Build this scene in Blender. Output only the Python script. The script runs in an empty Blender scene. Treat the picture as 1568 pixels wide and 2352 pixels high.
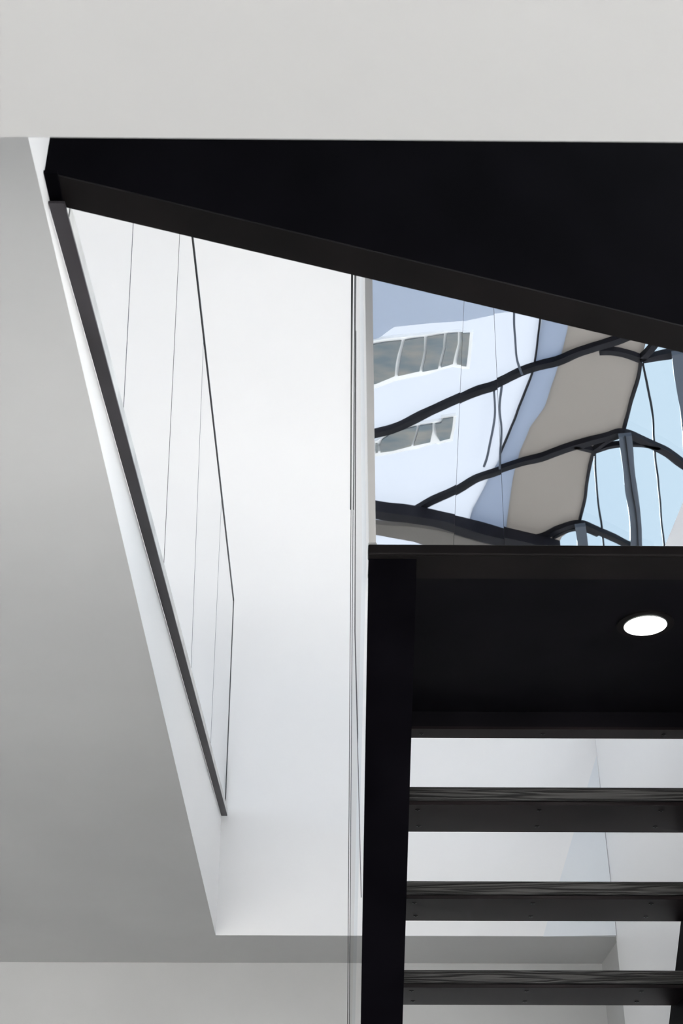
import bpy, bmesh, math, random
from mathutils import Vector
random.seed(4)
C = bpy.context.scene.collection
S = bpy.context.scene

# ------------------------------------------------------------------ camera
F, PITCH, YAW = 3150.0, math.radians(32), math.radians(0.6)
cam = bpy.data.cameras.new('camera')
cam.sensor_fit = 'VERTICAL'; cam.sensor_height = 36.0; cam.lens = F / 2352 * 36.0
cam.clip_start = 0.05; cam.clip_end = 500
cam.dof.use_dof = True; cam.dof.focus_distance = 6.0; cam.dof.aperture_fstop = 14
co = bpy.data.objects.new('camera', cam); C.objects.link(co)
co.location = (0, 0, 0); co.rotation_euler = (math.pi/2 + PITCH, 0, -YAW)
S.camera = co
# eye height is the origin, the lower floor is at z = -1.6
# ------------------------------------------------------------------ sky and exposure
S.view_settings.view_transform = 'Standard'; S.view_settings.look = 'None'
S.view_settings.gamma = 1; S.view_settings.use_curve_mapping = False
S.view_settings.exposure = 1.28
w = bpy.data.worlds.new('overcast_sky'); S.world = w; w.use_nodes = True
nt = w.node_tree; bg = nt.nodes['Background']
tc = nt.nodes.new('ShaderNodeTexCoord'); nz = nt.nodes.new('ShaderNodeTexNoise'); cr = nt.nodes.new('ShaderNodeValToRGB')
nz.inputs['Scale'].default_value = 1.6; nz.inputs['Detail'].default_value = 3
cr.color_ramp.elements[0].position = .35; cr.color_ramp.elements[0].color = (.74, .84, .97, 1)
cr.color_ramp.elements[1].position = .65; cr.color_ramp.elements[1].color = (.92, .96, 1.0, 1)
nt.links.new(tc.outputs['Generated'], nz.inputs['Vector']); nt.links.new(nz.outputs['Fac'], cr.inputs['Fac'])
nt.links.new(cr.outputs['Color'], bg.inputs['Color']); bg.inputs['Strength'].default_value = 1.0
sun = bpy.data.lights.new('sun', 'SUN'); sun.energy = 15.0; sun.angle = math.radians(2); sun.color = (1, .99, .975)
so = bpy.data.objects.new('sun', sun); C.objects.link(so); so.rotation_euler = (math.radians(59), 0, 0)

# ------------------------------------------------------------------ helpers
FW = Vector((math.sin(YAW)*math.cos(PITCH), math.cos(YAW)*math.cos(PITCH), math.sin(PITCH)))
RT = Vector((math.cos(YAW), -math.sin(YAW), 0)); UP = RT.cross(FW)
def sight(x, y): return FW + RT*((x-784)/F) - UP*((y-1176)/F)
def on_x(x, y, v): r = sight(x, y); return r*(v/r.x)
def on_y(x, y, v): r = sight(x, y); return r*(v/r.y)
def on_z(x, y, v): r = sight(x, y); return r*(v/r.z)
FAR = 6.80      # far wall of the light well
MIR = 6.76      # polished face of the mirror cladding on it
ROOF = 8.5
def roof(x, y, z=ROOF):          # the spot on the roof that the mirror shows there
    p = on_z(x, y, z); return Vector((p.x, 2*MIR - p.y, z))

def mat(name, col, rough=.6, metal=0, spec=.5, coat=0):
    m = bpy.data.materials.new(name); m.use_nodes = True
    b = m.node_tree.nodes['Principled BSDF']
    b.inputs['Base Color'].default_value = (*col, 1); b.inputs['Roughness'].default_value = rough
    b.inputs['Metallic'].default_value = metal; b.inputs['Specular IOR Level'].default_value = spec
    b.inputs['Coat Weight'].default_value = coat
    return m
def mottled(m, c1, c2, scale=3, bump=0.0, vec=(1, 1, 1), detail=4, bscale=None, lo=.35, hi=.65):
    nt = m.node_tree; b = nt.nodes['Principled BSDF']
    tc = nt.nodes.new('ShaderNodeTexCoord'); mp = nt.nodes.new('ShaderNodeMapping'); mp.inputs['Scale'].default_value = vec
    n = nt.nodes.new('ShaderNodeTexNoise'); n.inputs['Scale'].default_value = scale; n.inputs['Detail'].default_value = detail
    r = nt.nodes.new('ShaderNodeValToRGB')
    r.color_ramp.elements[0].position = lo; r.color_ramp.elements[0].color = (*c1, 1)
    r.color_ramp.elements[1].position = hi; r.color_ramp.elements[1].color = (*c2, 1)
    L = nt.links.new
    L(tc.outputs['Object'], mp.inputs['Vector']); L(mp.outputs[0], n.inputs['Vector']); L(n.outputs['Fac'], r.inputs['Fac'])
    L(r.outputs['Color'], b.inputs['Base Color'])
    if bump:
        n2 = n
        if bscale:
            n2 = nt.nodes.new('ShaderNodeTexNoise'); n2.inputs['Scale'].default_value = bscale; n2.inputs['Detail'].default_value = 2
            L(mp.outputs[0], n2.inputs['Vector'])
        bp = nt.nodes.new('ShaderNodeBump'); bp.inputs['Strength'].default_value = 1; bp.inputs['Distance'].default_value = bump
        L(n2.outputs['Fac'], bp.inputs['Height']); L(bp.outputs[0], b.inputs['Normal'])
    return m
def glass(name, tint, refl=.06, rough=.0):
    m = bpy.data.materials.new(name); m.use_nodes = True; nt = m.node_tree
    nt.nodes.remove(nt.nodes['Principled BSDF'])
    out = nt.nodes['Material Output']
    t = nt.nodes.new('ShaderNodeBsdfTransparent'); t.inputs['Color'].default_value = (*tint, 1)
    g = nt.nodes.new('ShaderNodeBsdfGlossy'); g.inputs['Roughness'].default_value = rough
    f = nt.nodes.new('ShaderNodeFresnel'); f.inputs['IOR'].default_value = 1.0 + refl*3
    mx = nt.nodes.new('ShaderNodeMixShader')
    ge = nt.nodes.new('ShaderNodeNewGeometry'); iv = nt.nodes.new('ShaderNodeMath'); iv.operation = 'SUBTRACT'; iv.inputs[0].default_value = 1
    mu = nt.nodes.new('ShaderNodeMath'); mu.operation = 'MULTIPLY'
    nt.links.new(ge.outputs['Backfacing'], iv.inputs[1]); nt.links.new(iv.outputs[0], mu.inputs[0]); nt.links.new(f.outputs[0], mu.inputs[1])
    nt.links.new(mu.outputs[0], mx.inputs[0]); nt.links.new(t.outputs[0], mx.inputs[1]); nt.links.new(g.outputs[0], mx.inputs[2])
    nt.links.new(mx.outputs[0], out.inputs['Surface'])
    return m
def opal(name, col, mixdiff=.25):
    m = bpy.data.materials.new(name); m.use_nodes = True; nt = m.node_tree
    nt.nodes.remove(nt.nodes['Principled BSDF']); out = nt.nodes['Material Output']
    t = nt.nodes.new('ShaderNodeBsdfTranslucent'); t.inputs['Color'].default_value = (*col, 1)
    d = nt.nodes.new('ShaderNodeBsdfDiffuse'); d.inputs['Color'].default_value = (*col, 1)
    mx = nt.nodes.new('ShaderNodeMixShader'); mx.inputs[0].default_value = mixdiff
    nt.links.new(t.outputs[0], mx.inputs[1]); nt.links.new(d.outputs[0], mx.inputs[2]); nt.links.new(mx.outputs[0], out.inputs['Surface'])
    return m

M = {}
M['plaster'] = mottled(mat('plaster', (.8, .8, .79), .55), (.79, .79, .78), (.82, .82, .81), 1.2)
M['gloss_plaster'] = mottled(mat('gloss_plaster', (.84, .84, .84), .42), (.88, .875, .875), (.90, .895, .895), .8)
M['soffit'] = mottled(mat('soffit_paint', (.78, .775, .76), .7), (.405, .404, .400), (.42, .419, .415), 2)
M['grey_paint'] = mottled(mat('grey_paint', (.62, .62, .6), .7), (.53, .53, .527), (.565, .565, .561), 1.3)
M['strip_paint'] = mottled(mat('light_grey_paint', (.62, .62, .6), .7), (.58, .58, .577), (.62, .62, .617), 1.3)
M['shade_white'] = mat('painted_shade_white', (.80, .83, .86), .5)  # bluish tint carries the shade of the corner facet
M['floor'] = mottled(mat('pale_floor', (.6, .59, .57), .4), (.80, .795, .785), (.84, .835, .825), 2)
M['ground'] = mottled(mat('paving', (.6, .57, .53), .8), (.52, .49, .45), (.62, .59, .55), .5)
M['black'] = mottled(mat('black_steel', (.004, .0035, .005), .5, 0, .08), (.002, .0018, .0028), (.004, .0035, .005), 6)
M['black_web'] = mottled(mat('black_web_steel', (.002, .0017, .0025), .6, 0, .02), (.0010, .0008, .0015), (.0022, .0019, .003), 6)
M['black_satin'] = mottled(mat('black_satin_steel', (.012, .010, .010), .5, 0, .12), (.004, .0033, .0033), (.0075, .006, .006), 5)
M['plate'] = mottled(mat('brown_black_plate', (.02, .015, .016), .38, 0, .16), (.0045, .0028, .0034), (.012, .0082, .0090), 3)
M['screw'] = mat('dark_screw', (.01, .01, .01), .3, .8)
M['channel'] = mottled(mat('dark_channel', (.05, .045, .05), .45, 0, .3), (.020, .017, .020), (.045, .04, .046), 2.5)
M['alu'] = mottled(mat('brushed_aluminium', (.55, .55, .54), .4, .6), (.45, .45, .44), (.65, .65, .63), 8, vec=(1, 1, 1))
M['edge'] = mat('black_glass_edge', (.006, .009, .010), .3)
M['frost'] = mottled(mat('ground_glass_edge', (.5, .49, .47), .5), (.44, .43, .415), (.54, .53, .515), 7, vec=(1, 1, .3))
M['glass'] = glass('clear_glass', (.995, .997, .998), .002)
M['glass_tint'] = glass('guard_glass', (.94, .955, .965))
M['opal'] = opal('opal_roof_sheet', (.40, .415, .44))
M['opal_shade'] = opal('shade_tinted_opal', (.66, .71, .78))  # darker blue shading of the opal roof put into the tint
M['band'] = opal('blue_grey_sheet', (.29, .325, .385), .5)
M['beige'] = opal('beige_stretched_ceiling', (.28, .265, .252), .5)
M['sky_glass'] = glass('roof_glass', (.53, .585, .62))
M['steel_roof'] = mottled(mat('slate_black_steel', (.004, .004, .007), .6, 0, .15), (.004, .0045, .008), (.009, .0095, .014), 3)
M['post_grey'] = mat('blue_grey_steel', (.06, .075, .10), .6, 0, .2)
M['wframe'] = mat('window_frame', (.85, .88, .9), .5)
M['blind'] = mottled(mat('slatted_blind', (.3, .36, .42), .5), (.13, .17, .205), (.25, .255, .245), 2.6, vec=(1, 2, 1))
M['lamp'] = bpy.data.materials.new('lamp'); M['lamp'].use_nodes = True
b = M['lamp'].node_tree.nodes['Principled BSDF']; b.inputs['Emission Color'].default_value = (1, .98, .95, 1); b.inputs['Emission Strength'].default_value = 14
# wood
mw = mat('black_stained_oak', (.03, .03, .03), .6, 0, .3)
nt = mw.node_tree; L = nt.links.new; b = nt.nodes['Principled BSDF']
tc = nt.nodes.new('ShaderNodeTexCoord'); mp = nt.nodes.new('ShaderNodeMapping'); mp.inputs['Scale'].default_value = (.9, 14, 26)
n = nt.nodes.new('ShaderNodeTexNoise'); n.inputs['Scale'].default_value = 1.3; n.inputs['Detail'].default_value = 2; n.inputs['Distortion'].default_value = .6
wv = nt.nodes.new('ShaderNodeMath'); wv.operation = 'MULTIPLY'; wv.inputs[1].default_value = 60
sn = nt.nodes.new('ShaderNodeMath'); sn.operation = 'SINE'
r = nt.nodes.new('ShaderNodeMapRange'); r.inputs[1].default_value = -1; r.inputs[2].default_value = 1
cr = nt.nodes.new('ShaderNodeValToRGB'); cr.color_ramp.elements[0].color = (.010, .010, .010, 1); cr.color_ramp.elements[1].color = (.050, .049, .048, 1)
cr.color_ramp.elements[0].position = .1; cr.color_ramp.elements[1].position = .95
L(tc.outputs['Object'], mp.inputs[0]); L(mp.outputs[0], n.inputs['Vector']); L(n.outputs['Fac'], wv.inputs[0]); L(wv.outputs[0], sn.inputs[0])
L(sn.outputs[0], r.inputs[0]); L(r.outputs[0], cr.inputs[0]); L(cr.outputs[0], b.inputs['Base Color'])
bp = nt.nodes.new('ShaderNodeBump'); bp.inputs['Distance'].default_value = .002; L(r.outputs[0], bp.inputs['Height']); L(bp.outputs[0], b.inputs['Normal'])
M['wood'] = mw
# mirror: polished steel sheet with faint buckles
mm = mat('polished_steel', (.93, .95, .97), .012, 1)
nt = mm.node_tree; L = nt.links.new; b = nt.nodes['Principled BSDF']
tc = nt.nodes.new('ShaderNodeTexCoord'); n = nt.nodes.new('ShaderNodeTexNoise'); n.inputs['Scale'].default_value = 3.2; n.inputs['Detail'].default_value = 1
bp = nt.nodes.new('ShaderNodeBump'); bp.inputs['Strength'].default_value = 1; bp.inputs['Distance'].default_value = .00028
L(tc.outputs['Object'], n.inputs['Vector']); L(n.outputs['Fac'], bp.inputs['Height']); L(bp.outputs[0], b.inputs['Normal'])
M['mirror'] = mm

def link(name, bm, m, parent=None, smooth=False):
    bmesh.ops.recalc_face_normals(bm, faces=bm.faces)
    me = bpy.data.meshes.new(name); bm.to_mesh(me); bm.free(); me.materials.append(m)
    if smooth:
        for p in me.polygons: p.use_smooth = True
    o = bpy.data.objects.new(name, me); C.objects.link(o)
    if parent:
        o.parent = parent; o.matrix_parent_inverse = base_matrix(parent).inverted()
    return o
from mathutils import Matrix
def base_matrix(o):
    m = Matrix.Translation(o.location)
    return (base_matrix(o.parent) @ o.matrix_parent_inverse @ m) if o.parent else m
def prism(bm, pts, vec):
    vec = Vector(vec); a = [bm.verts.new(Vector(p)) for p in pts]; b = [bm.verts.new(Vector(p)+vec) for p in pts]
    bm.faces.new(a); bm.faces.new(b[::-1]); n = len(a)
    for i in range(n): bm.faces.new((a[i], a[(i+1) % n], b[(i+1) % n], b[i]))
    return bm
def box(bm, lo, hi):
    x0, y0, z0 = lo; x1, y1, z1 = hi
    return prism(bm, [(x0, y0, z0), (x1, y0, z0), (x1, y1, z0), (x0, y1, z0)], (0, 0, z1-z0))
def bevel(bm, w, seg=2):
    bmesh.ops.bevel(bm, geom=list(bm.edges), offset=w, segments=seg, affect='EDGES', profile=.5); return bm
def ring(bm, c, r0, r1, z0, z1, n=40):
    """annulus or disc from z0 to z1"""
    v = []
    for i in range(n):
        a = 2*math.pi*i/n; cs, s = math.cos(a), math.sin(a)
        v.append([bm.verts.new((c[0]+r*cs, c[1]+r*s, z)) for r, z in ((r0, z0), (r1, z0), (r1, z1), (r0, z1))])
    for i in range(n):
        j = (i+1) % n
        for k in range(4): bm.faces.new((v[i][k], v[i][(k+1) % 4], v[j][(k+1) % 4], v[j][k]))
    return bm
def disc(bm, c, r, z0, z1, n=32):
    return prism(bm, [(c[0]+r*math.cos(2*math.pi*i/n), c[1]+r*math.sin(2*math.pi*i/n), z0) for i in range(n)], (0, 0, z1-z0))
def thing(name, label, cat, loc, group=None):
    o = bpy.data.objects.new(name, None); C.objects.link(o); o.location = loc; o['label'] = label; o['category'] = cat
    o.empty_display_size = .1
    if group: o['group'] = group
    return o
def tag(o, label, cat, group=None):
    o['label'] = label; o['category'] = cat
    if group: o['group'] = group
    return o
def struct(name, bm, m, label=None, cat=None):
    o = link(name, bm, m); o['kind'] = 'structure'
    if label: o['label'] = label
    if cat: o['category'] = cat
    return o

# ------------------------------------------------------------------ room shell
CEIL = 1.80
BACK = 7.33
def wx(y): return -.523 - .0043*(y-1.67)          # plan line of the left wall of the light well
# shoe line: where the guard channel meets the wall
def on_wall(x, y):
    p = on_x(x, y, -.53)
    for _ in range(6): p = on_x(x, y, wx(p.y))
    return p
sh_n = on_wall(108, 462); sh_f = on_wall(503, 1846); sh_f = Vector((wx(FAR), FAR, sh_f.z))
slope = (sh_f.z-sh_n.z)/(sh_f.y-sh_n.y)
def shz(y): return sh_n.z + slope*(y-sh_n.y)

box_ = box
struct('floor', box_(bmesh.new(), (-7, -6, -1.8), (7, BACK, -1.6)), M['floor'], 'pale smooth floor of the lower room', 'floor')
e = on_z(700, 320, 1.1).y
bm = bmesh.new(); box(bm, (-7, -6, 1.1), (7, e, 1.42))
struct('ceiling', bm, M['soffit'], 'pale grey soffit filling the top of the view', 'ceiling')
# slab left of the opening: flat grey underside, sloping top carrying the glass guard
bm = bmesh.new()
SL = [(.9, CEIL), (FAR, CEIL), (FAR, shz(FAR)-.004), (1.86, shz(1.86)-.004), (.9, shz(1.86)-.004)]
va = [bm.verts.new((-7, y, z)) for y, z in SL]; vb = [bm.verts.new((wx(y), y, z)) for y, z in SL]
bm.faces.new(va); bm.faces.new(vb[::-1])
for i in range(5): bm.faces.new((va[i], va[(i+1) % 5], vb[(i+1) % 5], vb[i]))
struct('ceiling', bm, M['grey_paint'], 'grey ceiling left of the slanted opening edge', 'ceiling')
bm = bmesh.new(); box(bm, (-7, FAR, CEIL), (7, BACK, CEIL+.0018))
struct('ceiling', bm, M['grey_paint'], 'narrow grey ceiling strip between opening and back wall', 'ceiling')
struct('wall_back', box(bmesh.new(), (-7, BACK, -1.6), (7, BACK+.15, CEIL+.0)), M['strip_paint'], 'grey wall of the lower room below the ceiling strip', 'wall')
# white facing on the left side of the well
bm = bmesh.new()
def wp(y, z): return (wx(y)+.0005, y, z)
prism(bm, [wp(.9, CEIL+.0005), wp(FAR, CEIL+.0005), wp(FAR, shz(FAR)-.002), wp(1.87, shz(1.87)-.002), wp(1.86, 3.2), wp(.9, 3.2)], (-.0004, 0, 0))
struct('wall_left', bm, M['gloss_plaster'], 'white side of the ceiling opening under the guard channel', 'wall')
# far wall of the well, rising through both storeys
struct('wall_front', box(bmesh.new(), (-7, FAR, CEIL+.002), (7, BACK, ROOF+.3)), M['gloss_plaster'], 'tall white far wall of the light well', 'wall')
# right wall of the well
bm = bmesh.new(); box(bm, (1.418, 4.35, -1.6), (1.56, FAR-.002, 2.95))
struct('wall_right', bm, M['gloss_plaster'], 'white wall to the right of the open stair', 'wall')
struct('wall_right', box(bmesh.new(), (1.44, FAR+.0, -1.6), (1.6, BACK, CEIL)), M['grey_paint'], 'short side wall beyond the stair opening, greyed for its shade', 'wall')  # shade beyond the opening put into the grey paint
# shade in the far right corner, built as a bluish tinted facet
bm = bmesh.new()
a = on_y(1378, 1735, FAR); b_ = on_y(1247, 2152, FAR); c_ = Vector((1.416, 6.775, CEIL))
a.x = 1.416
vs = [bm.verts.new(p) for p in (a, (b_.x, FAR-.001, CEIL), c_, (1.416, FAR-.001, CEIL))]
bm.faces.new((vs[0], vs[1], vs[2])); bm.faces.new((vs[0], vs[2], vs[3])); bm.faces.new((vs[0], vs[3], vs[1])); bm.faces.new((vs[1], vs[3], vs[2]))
struct('shade_facet_1', bm, M['shade_white'], 'corner shade behind the treads, shaped and tinted as a triangular facet', 'shade_facet')
# enclosing walls out of sight, open window band at the rear
struct('wall_rear', box(bmesh.new(), (-7, -6.2, -1.6), (7, -6.0, -.9)), M['plaster'], 'low wall under the rear glazing', 'wall')
for sx in (-1, 1):
    struct('wall_side', box(bmesh.new(), (sx*7.0, -6, -1.6), (sx*7.2, FAR, CEIL if sx < 0 else -1.0)), M['plaster'], 'plain white side wall of the building, outside the view', 'wall')
for sx in (-1, 1):
    struct('wall_side', box(bmesh.new(), (sx*7.0, -3, 4.0), (sx*7.2, FAR, ROOF)), M['plaster'], 'unseen white wall above the open upper side, added to cut light on the far wall', 'wall')  # added to keep high side light off the far wall
struct('wall_upper', box(bmesh.new(), (-7, -3.2, 1.42), (7, -3.0, ROOF+.07)), M['plaster'], 'plain white wall of the upper storey behind the viewer', 'wall')
struct('ground', box(bmesh.new(), (-60, -80, -2.2), (60, 80, -1.9)), M['ground'], 'warm pale paving added outside to bounce light in', 'ground')  # unseen ground added for warm bounce light

# ------------------------------------------------------------------ diagonal steel beam
BZ = 1.85
n0 = on_z(96, 395, BZ); n1 = on_z(1568, 750, BZ); f0 = on_z(145, 475, BZ); f1 = on_z(1568, 810, BZ)
d = (n1-n0).normalized(); n1 = n0 + d*3.6
d2 = (f1-f0).normalized(); f1 = f0 + d2*3.6; f0 = f0 - d2*.055
t = thing('steel_beam', 'black steel beam crossing the opening diagonally from the left wall', 'beam', (n0.x, n0.y, BZ))
bm = bmesh.new(); prism(bm, [n0, n1, f1, f0], (0, 0, .0035))
link('bottom_flange', bm, M['black_satin'], t)
off = Vector((d.y, -d.x, 0))
bm = bmesh.new(); lo = Vector((0, 0, .004))
prism(bm, [n0+lo, n1+lo, n1+lo-off*.012, n0+lo-off*.012], (0, 0, .958)); link('web', bm, M['black_web'], t)
bm = bmesh.new(); hi = Vector((0, 0, .962)); prism(bm, [n0+hi, n1+hi, f1+hi, f0+hi], (0, 0, .012)); link('top_flange', bm, M['black_satin'], t)
# end plate at the wall
q = [on_z(x, y, BZ-.006) for x, y in ((96, 396), (131, 397), (145, 475), (110, 473))]
bm = bmesh.new(); prism(bm, q, (0, 0, .006)); link('end_plate', bm, M['black_web'], t)

# ------------------------------------------------------------------ glass guard along the left edge
t = thing('glass_balustrade', 'frameless glass balustrade in a dark channel along the left edge of the opening', 'balustrade', (wx(4.3), 4.3, shz(4.3)))
def gx(y): return wx(y)+.015
def line(ya, yb, x0, z0, x1, z1):
    """bar between ya and yb, x offsets from the wall, z offsets from the shoe"""
    bm = bmesh.new(); v = []
    for y in (ya, yb):
        v.append([bm.verts.new((wx(y)+xx, y, shz(y)+zz)) for xx, zz in ((x0, z0), (x1, z0), (x1, z1), (x0, z1))])
    for k in range(4): bm.faces.new((v[0][k], v[0][(k+1) % 4], v[1][(k+1) % 4], v[1][k]))
    bm.faces.new(v[0]); bm.faces.new(v[1][::-1]); return bm
y0 = on_wall(110, 472).y - .004; y1 = FAR-.012
ch = link('base_channel', line(y0, y1, .001, 0, .031, .006), M['channel'], t)
link('side_strip', line(y0+.05, y1, .0285, .006, .031, .040), M['alu'], t)['label'] = 'pale aluminium side of the channel'
link('back_strip', line(y0+.05, y1, .001, .006, .0035, .040), M['alu'], t)
def on_guard(x, y):
    p = on_x(x, y, -.51)
    for _ in range(6): p = on_x(x, y, gx(p.y))
    return p
gt = (on_guard(440, 545).z + on_guard(535, 1380).z)/2
print('guard top', on_guard(440, 545), on_guard(535, 1380), 'shoe', sh_n, sh_f)
def jl(xa, ya, xb, yb):
    a = on_guard(xa, ya); b = on_guard(xb, yb); s = (b.y-a.y)/(b.z-a.z)
    return lambda z: a.y + s*(z-a.z)
top_a = on_guard(440, 545); top_b = on_guard(535, 1380)
ts = (top_b.z-top_a.z)/(top_b.y-top_a.y)
def topz(y): return top_b.z + ts*(y-top_b.y)
joints = [jl(283, 940, 305, 520), jl(376, 1290, 412, 540), jl(440, 1490, 460, 960), jl(484, 1690, 500, 1330), jl(517, 1830, 535, 1380)]
nx = lambda z: joints[0](z)-.75
bounds = [nx]+joints
for i in range(5):
    A, B = bounds[i], bounds[i+1]
    g = .003
    pts = []
    ya, yb = A(2.2)+g, B(2.2)-g
    ya = max(ya, y0+.01)
    pts.append((gx(ya), ya, shz(ya)+.012)); pts.append((gx(yb), yb, shz(yb)+.012))
    zt = topz(B(3.7)); yt = B(zt)-g; pts.append((gx(yt), yt, topz(yt)))
    zt = topz(A(3.7)); yt = max(A(zt)+g, y0+.01); pts.append((gx(yt), yt, topz(yt)))
    bm = bmesh.new(); prism(bm, pts, (.010, 0, 0))
    link('glass_pane', bm, M['glass'], t)
    # dark polished edge of each joint
    if i < 4:
        wd = (.0012, .0022, .0008, .0008)[i]
        pts = [(gx(B(z)+s), B(z)+s, z) for z, s in ((shz(B(2.2))+.012, -wd), (shz(B(2.2))+.012, wd), (topz(B(3.7)), wd), (topz(B(3.7)), -wd))]
        bm = bmesh.new(); prism(bm, pts, (.0012, 0, 0)); link('joint_seal', bm, M['post_grey'] if i != 1 else M['edge'], t)
# black top edge and end edge
A, B = bounds[0], joints[-1]
ya = A(3.7); yb = B(topz(FAR))
bm = bmesh.new()
prism(bm, [(gx(ya)-.001, ya, topz(ya)), (gx(yb)-.001, yb, topz(yb)), (gx(yb)-.001, yb, topz(yb)+.012), (gx(ya)-.001, ya, topz(ya)+.012)], (.007, 0, 0))
link('top_edge', bm, M['edge'], t)['label'] = 'black top edge'
bm = bmesh.new(); z0 = shz(B(2.5))+.012; z1 = topz(yb)
prism(bm, [(gx(B(z0)), B(z0), z0), (gx(B(z0)), min(B(z0)+.028, FAR-.003), z0), (gx(B(z1)), B(z1)+.016, z1+.012), (gx(B(z1)), B(z1), z1+.012)], (.005, 0, 0))
link('end_edge', bm, M['edge'], t)['label'] = 'black end edge near the far wall'

# ------------------------------------------------------------------ open stair with landing
RISE, GO = .20, .265
best = None
for i in range(300):
    yy = 3.4+i*.005; zz = on_y(1250, 1696, yy).z
    e2 = 0
    for k, ty in enumerate((1696, 1909, 2113, 2312)):
        p = Vector((.6, yy+k*GO, zz-k*RISE)); dd = p.dot(FW); e2 += (1176-F*p.dot(UP)/dd-ty)**2
    if best is None or e2 < best[0]: best = (e2, yy, zz)
_, TY, TZ = best
print('tread 0 rear', best)
face_y = on_z(1250, 1675, TZ).y
LZ = on_y(1250, 1635, face_y).z            # landing underside
fl_y1 = on_z(1250, 1330, LZ-.012).y
fl_y0 = on_z(1250, 1279, LZ-.012).y
LT = on_y(1250, 1254, fl_y0).z             # landing top edge
print('landing', face_y, LZ, fl_y0, fl_y1, LT)
SX0 = on_y(847, 1262, fl_y0).x; LXR = 2.6
t = thing('open_staircase', 'black steel open-riser stair with landing, rising toward the viewer at lower right', 'stairs', (.7, TY, TZ))
bm = bmesh.new(); box(bm, (SX0+.085, fl_y1-.002, LZ), (LXR, TY, LZ+.03)); land = link('landing_plate', bm, M['black'], t)
bm = bmesh.new(); box(bm, (SX0, fl_y0, LZ-.012), (LXR, fl_y1, LZ-.001)); 
link('front_flange', bm, M['black_satin'], t)
bm = bmesh.new(); box(bm, (SX0-.002, fl_y0-.006, LZ-.010), (LXR, fl_y0+.03, LT)); bevel(bm, .004, 3)
link('nosing', bm, M['black_satin'], t)
bm = bmesh.new(); box(bm, (SX0+.085, face_y, TZ+.008), (LXR, face_y+.012, LZ-.0005)); link('rear_beam', bm, M['black'], t)
# stringers
rs = RISE/GO
u = Vector((0, GO, -RISE)).normalized(); v = Vector((0, RISE, GO)).normalized()   # along, outward (up)
SYa, SZa = fl_y0+.012, LZ-.013
# lower edge line passes through the nosing's underside
def stringer(x0, x1, length, name='stringer'):
    o = Vector((0, SYa, SZa))
    def P(x, s, h): p = o+u*s+v*h; return Vector((x, p.y, p.z))
    def clip(x, h, s):  # keep below the landing
        p = P(x, s, h)
        return p
    bm = bmesh.new()
    # bottom flange
    prism(bm, [P(x0, 0, 0), P(x0, length, 0), P(x0, length, .012), P(x0, .012/rs, .012)], (x1-x0, 0, 0))
    return bm, P
LEN = 3.2; HW = .62
def add_stringer(x0, x1, webx, lab=None):
    bm, P = stringer(x0, x1, LEN)
    o = link('stringer', bm, M['black_web'], t)
    if lab: o['label'] = lab
    hw = HW; s0 = hw/rs      # start of upper edge so that the top end is cut level
    bm = bmesh.new()
    prism(bm, [P(webx, .0125/rs, .0125), P(webx, LEN, .0125), P(webx, LEN, hw), P(webx, s0, hw)], (.012, 0, 0))
    link('web', bm, M['black_web'], o)
def near_x(x, y):      # x where a sight line meets the stringer underside
    r = sight(x, y); o = Vector((0, SYa, SZa)); k = o.dot(v)/r.dot(v); return (r*k)
for q in ((846, 1290), (839, 1650), (829, 2350), (957, 1290), (945, 1600), (923, 2350), (1562, 2118), (1545, 2350)): print(q, near_x(*q))
XL0 = (near_x(845, 1290).x+near_x(829, 2350).x)/2; XL1 = (near_x(958, 1290).x+near_x(923, 2350).x)/2
def far_x(x, y):
    r = sight(x, y); o = Vector((0, SYa, SZa))+v*HW; return r*(o.dot(v)/r.dot(v))
XR0 = far_x(1563, 2118).x
add_stringer(XL0, XL1, XL1-.012)
print('XR0', XR0)
add_stringer(XR0, XR0+(XL1-XL0), XR0)
# treads
TL, TR = XL1-.03, XR0-.001
def tread_parts():
    k = 1; Yk, Zk = TY+k*GO, TZ-k*RISE
    pf = on_z(1250, 1849, Zk).y; wf = pf-.012
    wz0 = on_y(1250, 1842, wf).z; wz1 = on_y(1250, 1808, wf).z
    return Yk-pf, wz0-Zk, wz1-Zk
PD, W0, W1 = tread_parts(); print('tread depth', PD, W0, W1)
W0 = max(W0, .012)
BD = (1.0,)
def make_tread(k):
    Yk, Zk = TY+k*GO, TZ-k*RISE
    bm = bmesh.new(); box(bm, (TL+.002, Yk-PD-.012, Zk+W0), (TR-.002, Yk+.01, Zk+W1)); bevel(bm, .002, 1)
    # the wood's own object space starts at its corner so the grain differs per tread
    wd = link('tread', bm, M['wood'], t)
    off = Vector((k*3.7, k*1.13, k*.31))
    for vv in wd.data.vertices: vv.co -= off
    wd.location = off; wd['label'] = 'black-stained oak tread on a steel plate'
    bm = bmesh.new(); box(bm, (TL, Yk-PD, Zk), (TR, Yk, Zk+W0-.0005)); bevel(bm, .0015, 1)
    pl = bpy.data.objects.new('tread_plate', None) if 0 else link('tread_plate', bm, M['plate'], None)
    pl.parent = wd; pl.matrix_parent_inverse = Matrix.Translation(-(off + t.location)) @ t.matrix_parent_inverse if 0 else (base_matrix(wd)).inverted()
    for row, yo in ((0, .055), (1, PD-.045)):
        for j in range(4):
            x = TL+.098+j*.362-(.012 if row else 0)
            if x > TR-.02: continue
            bm = bmesh.new(); c = (x, Yk-yo)
            ring(bm, c, .0030, .0075, Zk-.0018, Zk+.001, 14)
            sc = link('screw', bm, M['screw'], None); sc.parent = wd; sc.matrix_parent_inverse = base_matrix(wd).inverted()
NT = 7
for k in range(1, NT): make_tread(k)
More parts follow.
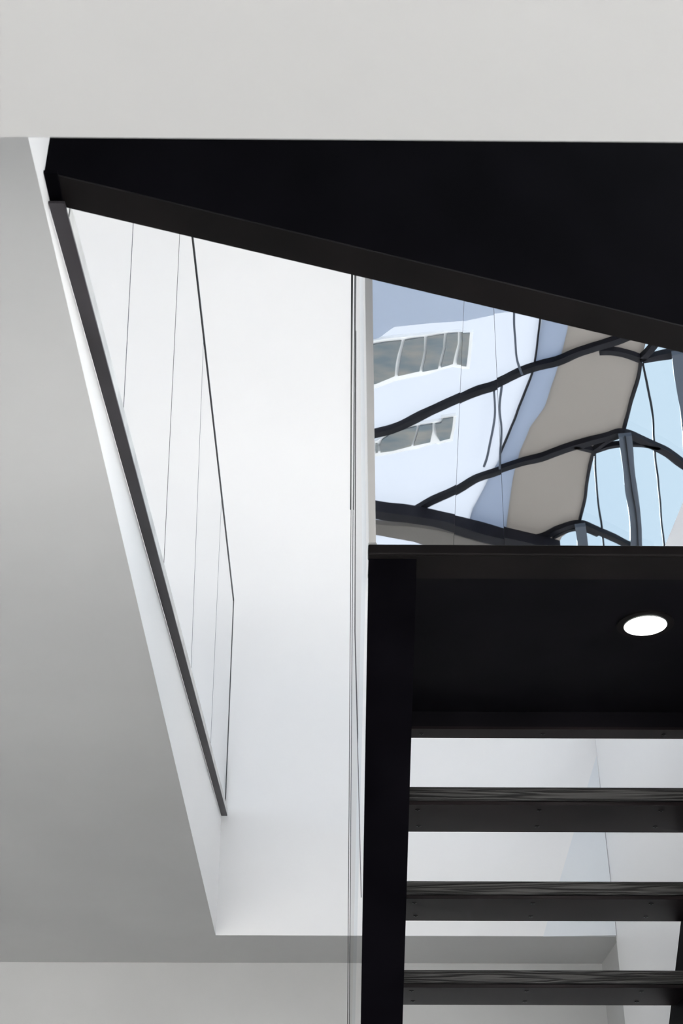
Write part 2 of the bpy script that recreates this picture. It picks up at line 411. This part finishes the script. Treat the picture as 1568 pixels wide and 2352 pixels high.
# screwed angle under the rear beam (the first plate from the top)
bm = bmesh.new(); box(bm, (TL, face_y, TZ), (TR, TY, TZ+.008)); ang = link('rear_plate', bm, M['plate'], t)
for j in range(4):
    bm = bmesh.new(); ring(bm, (TL+.098+j*.362, TY-.032), .0028, .0068, TZ-.0018, TZ+.001, 14)
    sc = link('screw', bm, M['screw'], ang)
# lower landing that carries the foot of the stair
u_end = Vector((0, SYa, SZa))+u*LEN
# ------------------------------------------------------------------ recessed downlight
c = on_z(1481, 1432, LZ); R = 48/F*(c.dot(FW))
t2 = thing('downlight', 'round white recessed downlight lit in the black landing underside', 'light', (c.x, c.y, LZ))
bm = bmesh.new(); ring(bm, c, R*1.02, R*1.36, LZ-.005, LZ-.0005); link('trim_ring', bm, M['black_satin'], t2)
bm = bmesh.new(); disc(bm, c, R, LZ-.006, LZ-.001); link('diffuser', bm, M['lamp'], t2)
bm = bmesh.new(); ring(bm, c, R*1.0, R*1.04, LZ-.0075, LZ-.005); link('inner_ring', bm, M['alu'], t2)

# ------------------------------------------------------------------ glass guard of the stair
GY = fl_y0+.012
ga = on_y(847, 1251, GY); gb = on_y(863, 1251, GY); gc = on_y(855, 640, GY); gd = on_y(838, 640, GY)
t3 = thing('stair_guard', 'glass guard with frosted grey edge standing on the landing corner', 'balustrade', (ga.x, ga.y, LT))
print('guard', ga, gb, gc, gd)
bm = bmesh.new(); top = 3.4
k = (top-ga.z)/(gd.z-ga.z)
prism(bm, [ga, gb, gb+(gc-gb)*k, ga+(gd-ga)*k], (0, .006, 0)); link('ground_edge', bm, M['frost'], t3)['label'] = 'frosted grey near edge'
# sheet running back beside the stair
gp = ga.x+.004
fb = on_x(800, 2352, gp); ft = on_x(812, 637, gp)
print('guard far', fb, ft)
ft2 = fb+(ft-fb)*1.15
bm = bmesh.new()
nb = Vector((gp, GY+.007, LT+.004)); nt_ = Vector((gp+(gd.x-ga.x)*k, GY+.007, top))
low = Vector((gp, GY+.25, LZ-.35)); low2 = Vector((gp, fb.y-.15, fb.z-.3))
GX = SX0-.016
def gset(p): return Vector((GX, p.y, p.z))
fb = on_x(800, 2352, GX); ft = on_x(812, 637, GX); ft2 = fb+(ft-fb)*1.12
o0 = Vector((GX, SYa, SZa))
pts = [gset(nb), Vector((GX, GY+.007, top)), gset(ft2), fb+(fb-ft)*.12, Vector((GX, fb.y-.3, fb.z-.32)), Vector((GX, GY+.05, LZ-.02))]
prism(bm, pts, (.010, 0, 0)); link('glass_pane', bm, M['glass_tint'], t3)
bm = bmesh.new(); fe = fb+(fb-ft)*.12; wv_ = Vector((0, .008, 0))
wl = Vector((-.0045, 0, 0)); prism(bm, [fe+wl, ft2+wl, ft2+wv_*1.5+wl, fe+wv_+wl], (.0022, 0, 0)); prism(bm, [ft+(fb-ft)*.3+wl*1.6, ft2+wl*2.2, ft2+wl, ft+(fb-ft)*.3+wl], (0, .006, 0)); link('far_edge', bm, M['edge'], t3)['label'] = 'thin black far edge'
j1 = on_x(817, 760, GX); j2 = on_x(815, 1450, GX); j3 = on_x(823, 1760, GX); j4 = on_x(830, 2060, GX)
bm = bmesh.new(); w_ = Vector((0, .010, 0))
prism(bm, [j1, j2, j2+w_, j1+w_], (-.0015, 0, 0)); prism(bm, [j2, j3, j3+w_, j2+w_], (-.0015, 0, 0)); prism(bm, [j3, j4, j4+w_*.6, j3+w_], (-.0015, 0, 0))
link('joint_seal', bm, M['channel'], t3)
bm = bmesh.new(); ca = on_y(847, 1252, GY-.004); cb = on_y(864, 1252, GY-.004)
box(bm, (ca.x-.002, GY-.006, LT), (cb.x+.002, GY+.03, LT+.012)); bevel(bm, .002, 1); link('base_clamp', bm, M['alu'], t3)['label'] = 'small steel clamp at the foot'

# ------------------------------------------------------------------ mirror cladding
t4 = thing('mirror_cladding', 'mirror-polished steel sheets on the far wall above the landing', 'mirror', (1.2, FAR, 3.6))
S1 = (on_y(1065, 700, MIR), on_y(1042, 1240, MIR)); S2 = (on_y(1134, 715, MIR), on_y(1158, 1240, MIR)); S0 = (on_y(1010, 930, MIR), on_y(972, 1180, MIR))
def seam(sg, z):
    a, b = sg; return a.x+(b.x-a.x)*(z-a.z)/(b.z-a.z)
z0, z1 = 3.72, 6.9
xl = on_y(856, 1000, MIR).x
bm = bmesh.new(); box(bm, (xl+.01, MIR+.006, z0), (4.6, FAR-.001, z1)); link('backing', bm, M['channel'], t4)
lefts = [lambda z: xl, lambda z: seam(S1, z)+.001, lambda z: seam(S2, z)+.001]
rights = [lambda z: seam(S1, z)-.001, lambda z: seam(S2, z)-.001, lambda z: 4.6]
for A, B, tilt in zip(lefts, rights, (0, .0008, -.0004)):
    bm = bmesh.new(); prism(bm, [(A(z0), MIR, z0), (B(z0), MIR, z0), (B(z1), MIR+tilt*3, z1), (A(z1), MIR+tilt*3, z1)], (0, .005, 0))
    link('mirror_sheet', bm, M['mirror'], t4)

# ------------------------------------------------------------------ roof over the well (seen in the mirror)
def roof_poly(pts, z=ROOF, th=.03): 
    return prism(bmesh.new(), [roof(x, y, z) for x, y in pts], (0, 0, th))
Acurve = [(1247, 600), (1243, 735), (1234, 800), (1222, 860), (1197, 925), (1172, 990), (1150, 1045), (1120, 1100), (1085, 1165), (1055, 1290)]
Bcurve = [(1310, 600), (1303, 757), (1287, 820), (1273, 870), (1250, 935), (1215, 985), (1192, 1040), (1176, 1110), (1166, 1180), (1150, 1290)]
Ccurve = [(1520, 600), (1494, 740), (1470, 832), (1464, 880), (1450, 925), (1440, 965), (1432, 998), (1395, 1015), (1362, 1040), (1350, 1095), (1343, 1150), (1330, 1207), (1290, 1235), (1265, 1290)]
# outer margin of the roof in plan
def far_left(y): return [(-1200, y)]
o = link('opal_roof', roof_poly([(500, 600)] + Acurve + [(500, 1290)]), M['opal']); tag(o, 'white opal roof sheet reflected at the left of the mirror', 'roof')
o = link('roof_soffit', roof_poly(Acurve + Bcurve[::-1], ROOF+.0), M['band']); tag(o, 'curved blue-grey roof band reflected between white sheet and beige ceiling', 'roof')
o = struct('ceiling', roof_poly(Bcurve + Ccurve[::-1], ROOF), M['beige'], 'beige upper ceiling reflected in the mirror', 'ceiling')
o = link('opal_roof', roof_poly([(700, 560), (700, 800), (862, 782), (905, 752), (1000, 742), (1062, 736), (1130, 722), (1180, 716), (1180, 560)], ROOF-.02, .012), M['opal_shade'])  # roof's darker blue shading laid on as an extra tinted sheet
tag(o, 'blue-grey shading of the opal roof reflected above the first window, tinted in', 'roof')
yn, yf = roof(700, 1290).y, roof(700, 600).y
xw = roof(500, 950).x
tag(link('opal_roof', box(bmesh.new(), (-7, -2.999, ROOF+.04), (7, yn+.05, ROOF+.07)), M['opal']), 'white opal roof sheet toward the rear, beyond the reflected view', 'roof')
struct('ceiling', box(bmesh.new(), (-7, yf-.05, ROOF+.04), (7, FAR, ROOF+.07)), M['plaster'], 'unseen white upper ceiling made opaque to dim the far wall', 'ceiling')  # opaque here to cut roof light on the far wall top
tag(link('opal_roof', box(bmesh.new(), (-7, yn+.05, ROOF+.04), (xw+.4, yf-.05, ROOF+.07)), M['opal']), 'white opal roof sheet over the left part of the upper storey', 'roof')
# glazed roof to the right
t5 = thing('rooflight', 'pale blue glazed rooflight reflected at the right of the mirror', 'rooflight', tuple(roof(1600, 1100)))
g1 = [(1475, 838), (1488, 900), (1499, 960), (1505, 1050), (1515, 1150), (1528, 1290)]
g2 = [(1365, 1042), (1369, 1110), (1375, 1170), (1383, 1215), (1390, 1290)]
def strip(pts, wpx, z=ROOF-.03, th=.03, taper=None, drop=0.0):
    """a bar along a reflected line: width in plan, depth th below z"""
    P = [roof(x, y, z) for x, y in pts]; bm = bmesh.new(); v = []
    # smooth with catmull-rom
    Q = []
    for i in range(len(P)-1):
        p0 = P[max(i-1, 0)]; p1 = P[i]; p2 = P[i+1]; p3 = P[min(i+2, len(P)-1)]
        for s in range(5):
            a = s/5; Q.append(.5*((2*p1)+(p2-p0)*a+(2*p0-5*p1+4*p2-p3)*a*a+(3*p1-p0-3*p2+p3)*a**3))
    Q.append(P[-1])
    n = len(Q)
    for i, p in enumerate(Q):
        tg = (Q[min(i+1, n-1)]-Q[max(i-1, 0)]).normalized(); nn = Vector((-tg.y, tg.x, 0))*(wpx/2)
        if taper: nn *= taper[0]+(taper[1]-taper[0])*i/(n-1)
        v.append([bm.verts.new(q) for q in (p-nn, p+nn, p+nn+Vector((0, 0, th)), p-nn+Vector((0, 0, th)))])
    for i in range(n-1):
        for k in range(4): bm.faces.new((v[i][k], v[i][(k+1) % 4], v[i+1][(k+1) % 4], v[i+1][k]))
    bm.faces.new(v[0]); bm.faces.new(v[-1][::-1])
    return bm
# panes: between ridge and g2, g2..g1, g1..edge
link('glass_pane', roof_poly([(1362, 1040), (1350, 1095), (1343, 1150), (1330, 1207), (1290, 1235), (1265, 1290)] + g2[::-1], ROOF, .01), M['sky_glass'], t5)
link('glass_pane', roof_poly(g2 + g1[::-1] + [(1470, 832), (1464, 880), (1450, 925), (1440, 965), (1432, 998), (1395, 1015)], ROOF, .01), M['sky_glass'], t5)
link('glass_pane', roof_poly(g1 + [(1690, 1290), (1690, 700), (1494, 740), (1470, 832)], ROOF, .01), M['sky_glass'], t5)
link('glass_pane', roof_poly([(1700, 1290), (2600, 1290), (2600, 700), (1700, 700)], ROOF, .01), M['glass'], t5)  # unseen pane left clear to bring more light into the well
for g in (g1, g2): link('glazing_bar', strip(g, .022, ROOF-.02, .02), M['steel_roof'], t5)
link('ridge_bar', strip([(1470, 832), (1464, 880), (1450, 925), (1440, 965), (1432, 998)], .032, ROOF-.035, .035), M['steel_roof'], t5)
link('ridge_bar', strip([(1362, 1040), (1350, 1095), (1343, 1150), (1330, 1207)], .032, ROOF-.035, .035), M['steel_roof'], t5)
link('ridge_bar', strip([(1272, 1238), (1264, 1256), (1260, 1275)], .032, ROOF-.035, .035), M['steel_roof'], t5)
# roof beams
def rbeam(name, pts, wpx, label, z=ROOF-.09, th=.06, m='steel_roof', taper=None, cat='beam', group=None):
    o = link(name, strip(pts, wpx, z, th, taper), M[m]); tag(o, label, cat, group or name.replace('_', ' ')+'s over the well'); return o
rbeam('roof_beam', [(780, 1018), (862, 1000), (905, 989), (952, 967), (1000, 944), (1055, 920), (1095, 902), (1140, 888), (1190, 862), (1235, 846), (1280, 836), (1330, 815), (1385, 797), (1440, 778), (1500, 745)], .085, 'upper dark roof beam reflected just below the first window')
rbeam('roof_beam', [(860, 1220), (925, 1190), (985, 1158), (1042, 1132), (1090, 1105), (1145, 1084), (1200, 1066), (1245, 1056), (1290, 1040), (1350, 1022), (1395, 1010), (1432, 1000), (1480, 1020), (1525, 1042), (1575, 1075), (1700, 1150)], .085, 'middle dark roof beam reflected from lower left over the ridge', z=ROOF-.09)
rbeam('roof_beam', [(1120, 1238), (1180, 1247), (1240, 1241), (1285, 1222), (1330, 1209), (1372, 1224), (1410, 1242), (1450, 1262), (1500, 1280)], .075, 'lowest dark roof beam reflected just above the landing')
rbeam('roof_strut', [(1378, 812), (1405, 812), (1440, 819), (1470, 830)], .07, 'short dark strut reflected left of the top ridge node')
rbeam('roof_strut', [(1470, 830), (1490, 812), (1512, 785)], .07, 'short dark strut reflected rising from the top ridge node')
rbeam('roof_strut', [(1474, 832), (1510, 824), (1552, 817)], .10, 'short dark strut reflected right of the top ridge node', taper=(.6, 1.2))
rbeam('roof_strut', [(1318, 1030), (1340, 1035), (1362, 1041)], .05, 'short dark strut reflected left of the lower ridge node')
rbeam('roof_strut', [(1362, 1040), (1395, 1018), (1425, 1006)], .05, 'thin dark strut reflected rising from the lower ridge node')
rbeam('roof_strut', [(1364, 1042), (1400, 1031), (1440, 1026), (1480, 1027), (1515, 1034)], .05, 'long dark strut reflected under the middle roof beam')
rbeam('roof_strut', [(1272, 1238), (1310, 1221), (1345, 1221), (1375, 1232)], .05, 'dark strut reflected under the lowest roof beam')
rbeam('roof_post', [(1436, 1004), (1442, 1060), (1449, 1120), (1456, 1180), (1462, 1290)], .13, 'wide blue-grey steel post reflected under the middle ridge', z=ROOF-.16, th=.05, m='post_grey')
rbeam('roof_post', [(1333, 1212), (1337, 1240), (1341, 1290)], .13, 'short blue-grey steel post reflected under the lowest ridge', z=ROOF-.16, th=.05, m='post_grey')
rbeam('roof_post', [(1558, 815), (1566, 880), (1578, 960), (1590, 1100)], .13, 'blue-grey steel post reflected at the right picture edge', z=ROOF-.16, th=.05, m='post_grey')
rbeam('roof_rail', [(1436, 1004), (1443, 1060), (1451, 1120), (1459, 1180), (1466, 1290)], .012, 'thin dark rail on the wide reflected post', z=ROOF-.18, th=.015)
rbeam('reflection_line', [(1181, 700), (1180, 745), (1184, 800), (1188, 835), (1198, 862)], .02, 'thin wavy line of the reflection between window and blue-grey band', m='post_grey', z=ROOF-.1, th=.02)  # wavy lines of the mirror image, added as thin bars
rbeam('reflection_line', [(1134, 900), (1136, 950), (1129, 1000), (1120, 1045), (1112, 1070)], .022, 'thin wavy line of the reflection left of the long seam', m='post_grey', z=ROOF-.1, th=.02)
rbeam('reflection_line', [(1152, 892), (1147, 940), (1152, 990), (1149, 1040), (1148, 1075)], .022, 'thin wavy line of the reflection right of the long seam', m='post_grey', z=ROOF-.1, th=.02)
rbeam('roof_edge', [(1240, 725), (1234, 790), (1222, 860), (1197, 925), (1172, 990), (1150, 1042)], .015, 'thin dark rim of the reflected blue-grey band', z=ROOF-.04, th=.03)
rbeam('mirrored_beam', [(700, 1150), (862, 1183), (940, 1193), (1020, 1209), (1100, 1230), (1180, 1250), (1280, 1275)], .16, 'wide black bar added for the reflection of the diagonal beam, lower left of the mirror', z=ROOF-.25, th=.15, m='steel_roof')  # added bar standing in for the diagonal beam's mirror image
o = link('mirrored_beam_face', prism(bmesh.new(), [roof(x, y, ROOF-.2) for x, y in ((700, 1190), (862, 1203), (960, 1213), (1050, 1228), (1140, 1252), (1000, 1262), (950, 1246), (862, 1230), (700, 1230))], (0, 0, .06)), M['beige']); tag(o, 'taupe sheet added for the lit face of the diagonal beam in reflection', 'roof')  # lit back face of that mirrored beam, put in as a sheet
# windows reflected in the mirror
def window(name, outer, panes, label):
    z = ROOF-.06
    t = thing(name, label, 'window', tuple(roof(*outer[0], z))); t['kind'] = 'structure'
    bm = prism(bmesh.new(), [roof(x, y, z+.02) for x, y in outer], (0, 0, .03)); link('window_frame', bm, M['wframe'], t)
    for p in panes:
        bm = prism(bmesh.new(), [roof(x, y, z) for x, y in p], (0, 0, .015)); link('window_pane', bm, M['blind'], t)
window('window_1', [(800, 790), (862, 782), (905, 775), (960, 771), (1020, 764), (1086, 762), (1084, 790), (1078, 845), (1063, 845), (1040, 842), (960, 864), (905, 876), (862, 891), (800, 905)],
       [[(800, 800), (862, 792), (890, 787), (922, 783), (914, 812), (909, 840), (906, 864), (862, 882), (800, 892)],
        [(930, 782), (974, 777), (974, 805), (968, 830), (963, 852), (914, 864), (918, 840), (923, 812)],
        [(981, 776), (1019, 771), (1017, 800), (1010, 825), (1005, 847), (970, 853), (975, 830), (980, 805)],
        [(1026, 770), (1051, 767), (1050, 790), (1044, 815), (1040, 835), (1012, 844), (1017, 825), (1023, 800)],
        [(1058, 766), (1079, 765), (1076, 795), (1073, 820), (1071, 839), (1050, 836), (1053, 815), (1058, 790)]],
       'upper window strip of five dark panes reflected in the mirror')
window('window_2', [(800, 1020), (866, 1012), (900, 985), (960, 973), (1012, 966), (1012, 958), (1049, 954), (1044, 985), (1038, 1012), (1006, 1020), (1000, 1018), (960, 1030), (930, 1036), (900, 1042), (862, 1049), (800, 1055)],
       [[(878, 1010), (905, 992), (958, 979), (953, 1000), (944, 1024), (900, 1036), (874, 1040), (872, 1025)],
        [(964, 978), (993, 974), (993, 990), (988, 1016), (950, 1024), (958, 1000)],
        [(999, 974), (1012, 972), (1016, 964), (1041, 960), (1038, 985), (1032, 1008), (1010, 1014), (1002, 1000)],
        [(862, 1020), (868, 1022), (868, 1040), (862, 1042)]],
       'lower window strip of dark panes reflected under the upper roof beam')
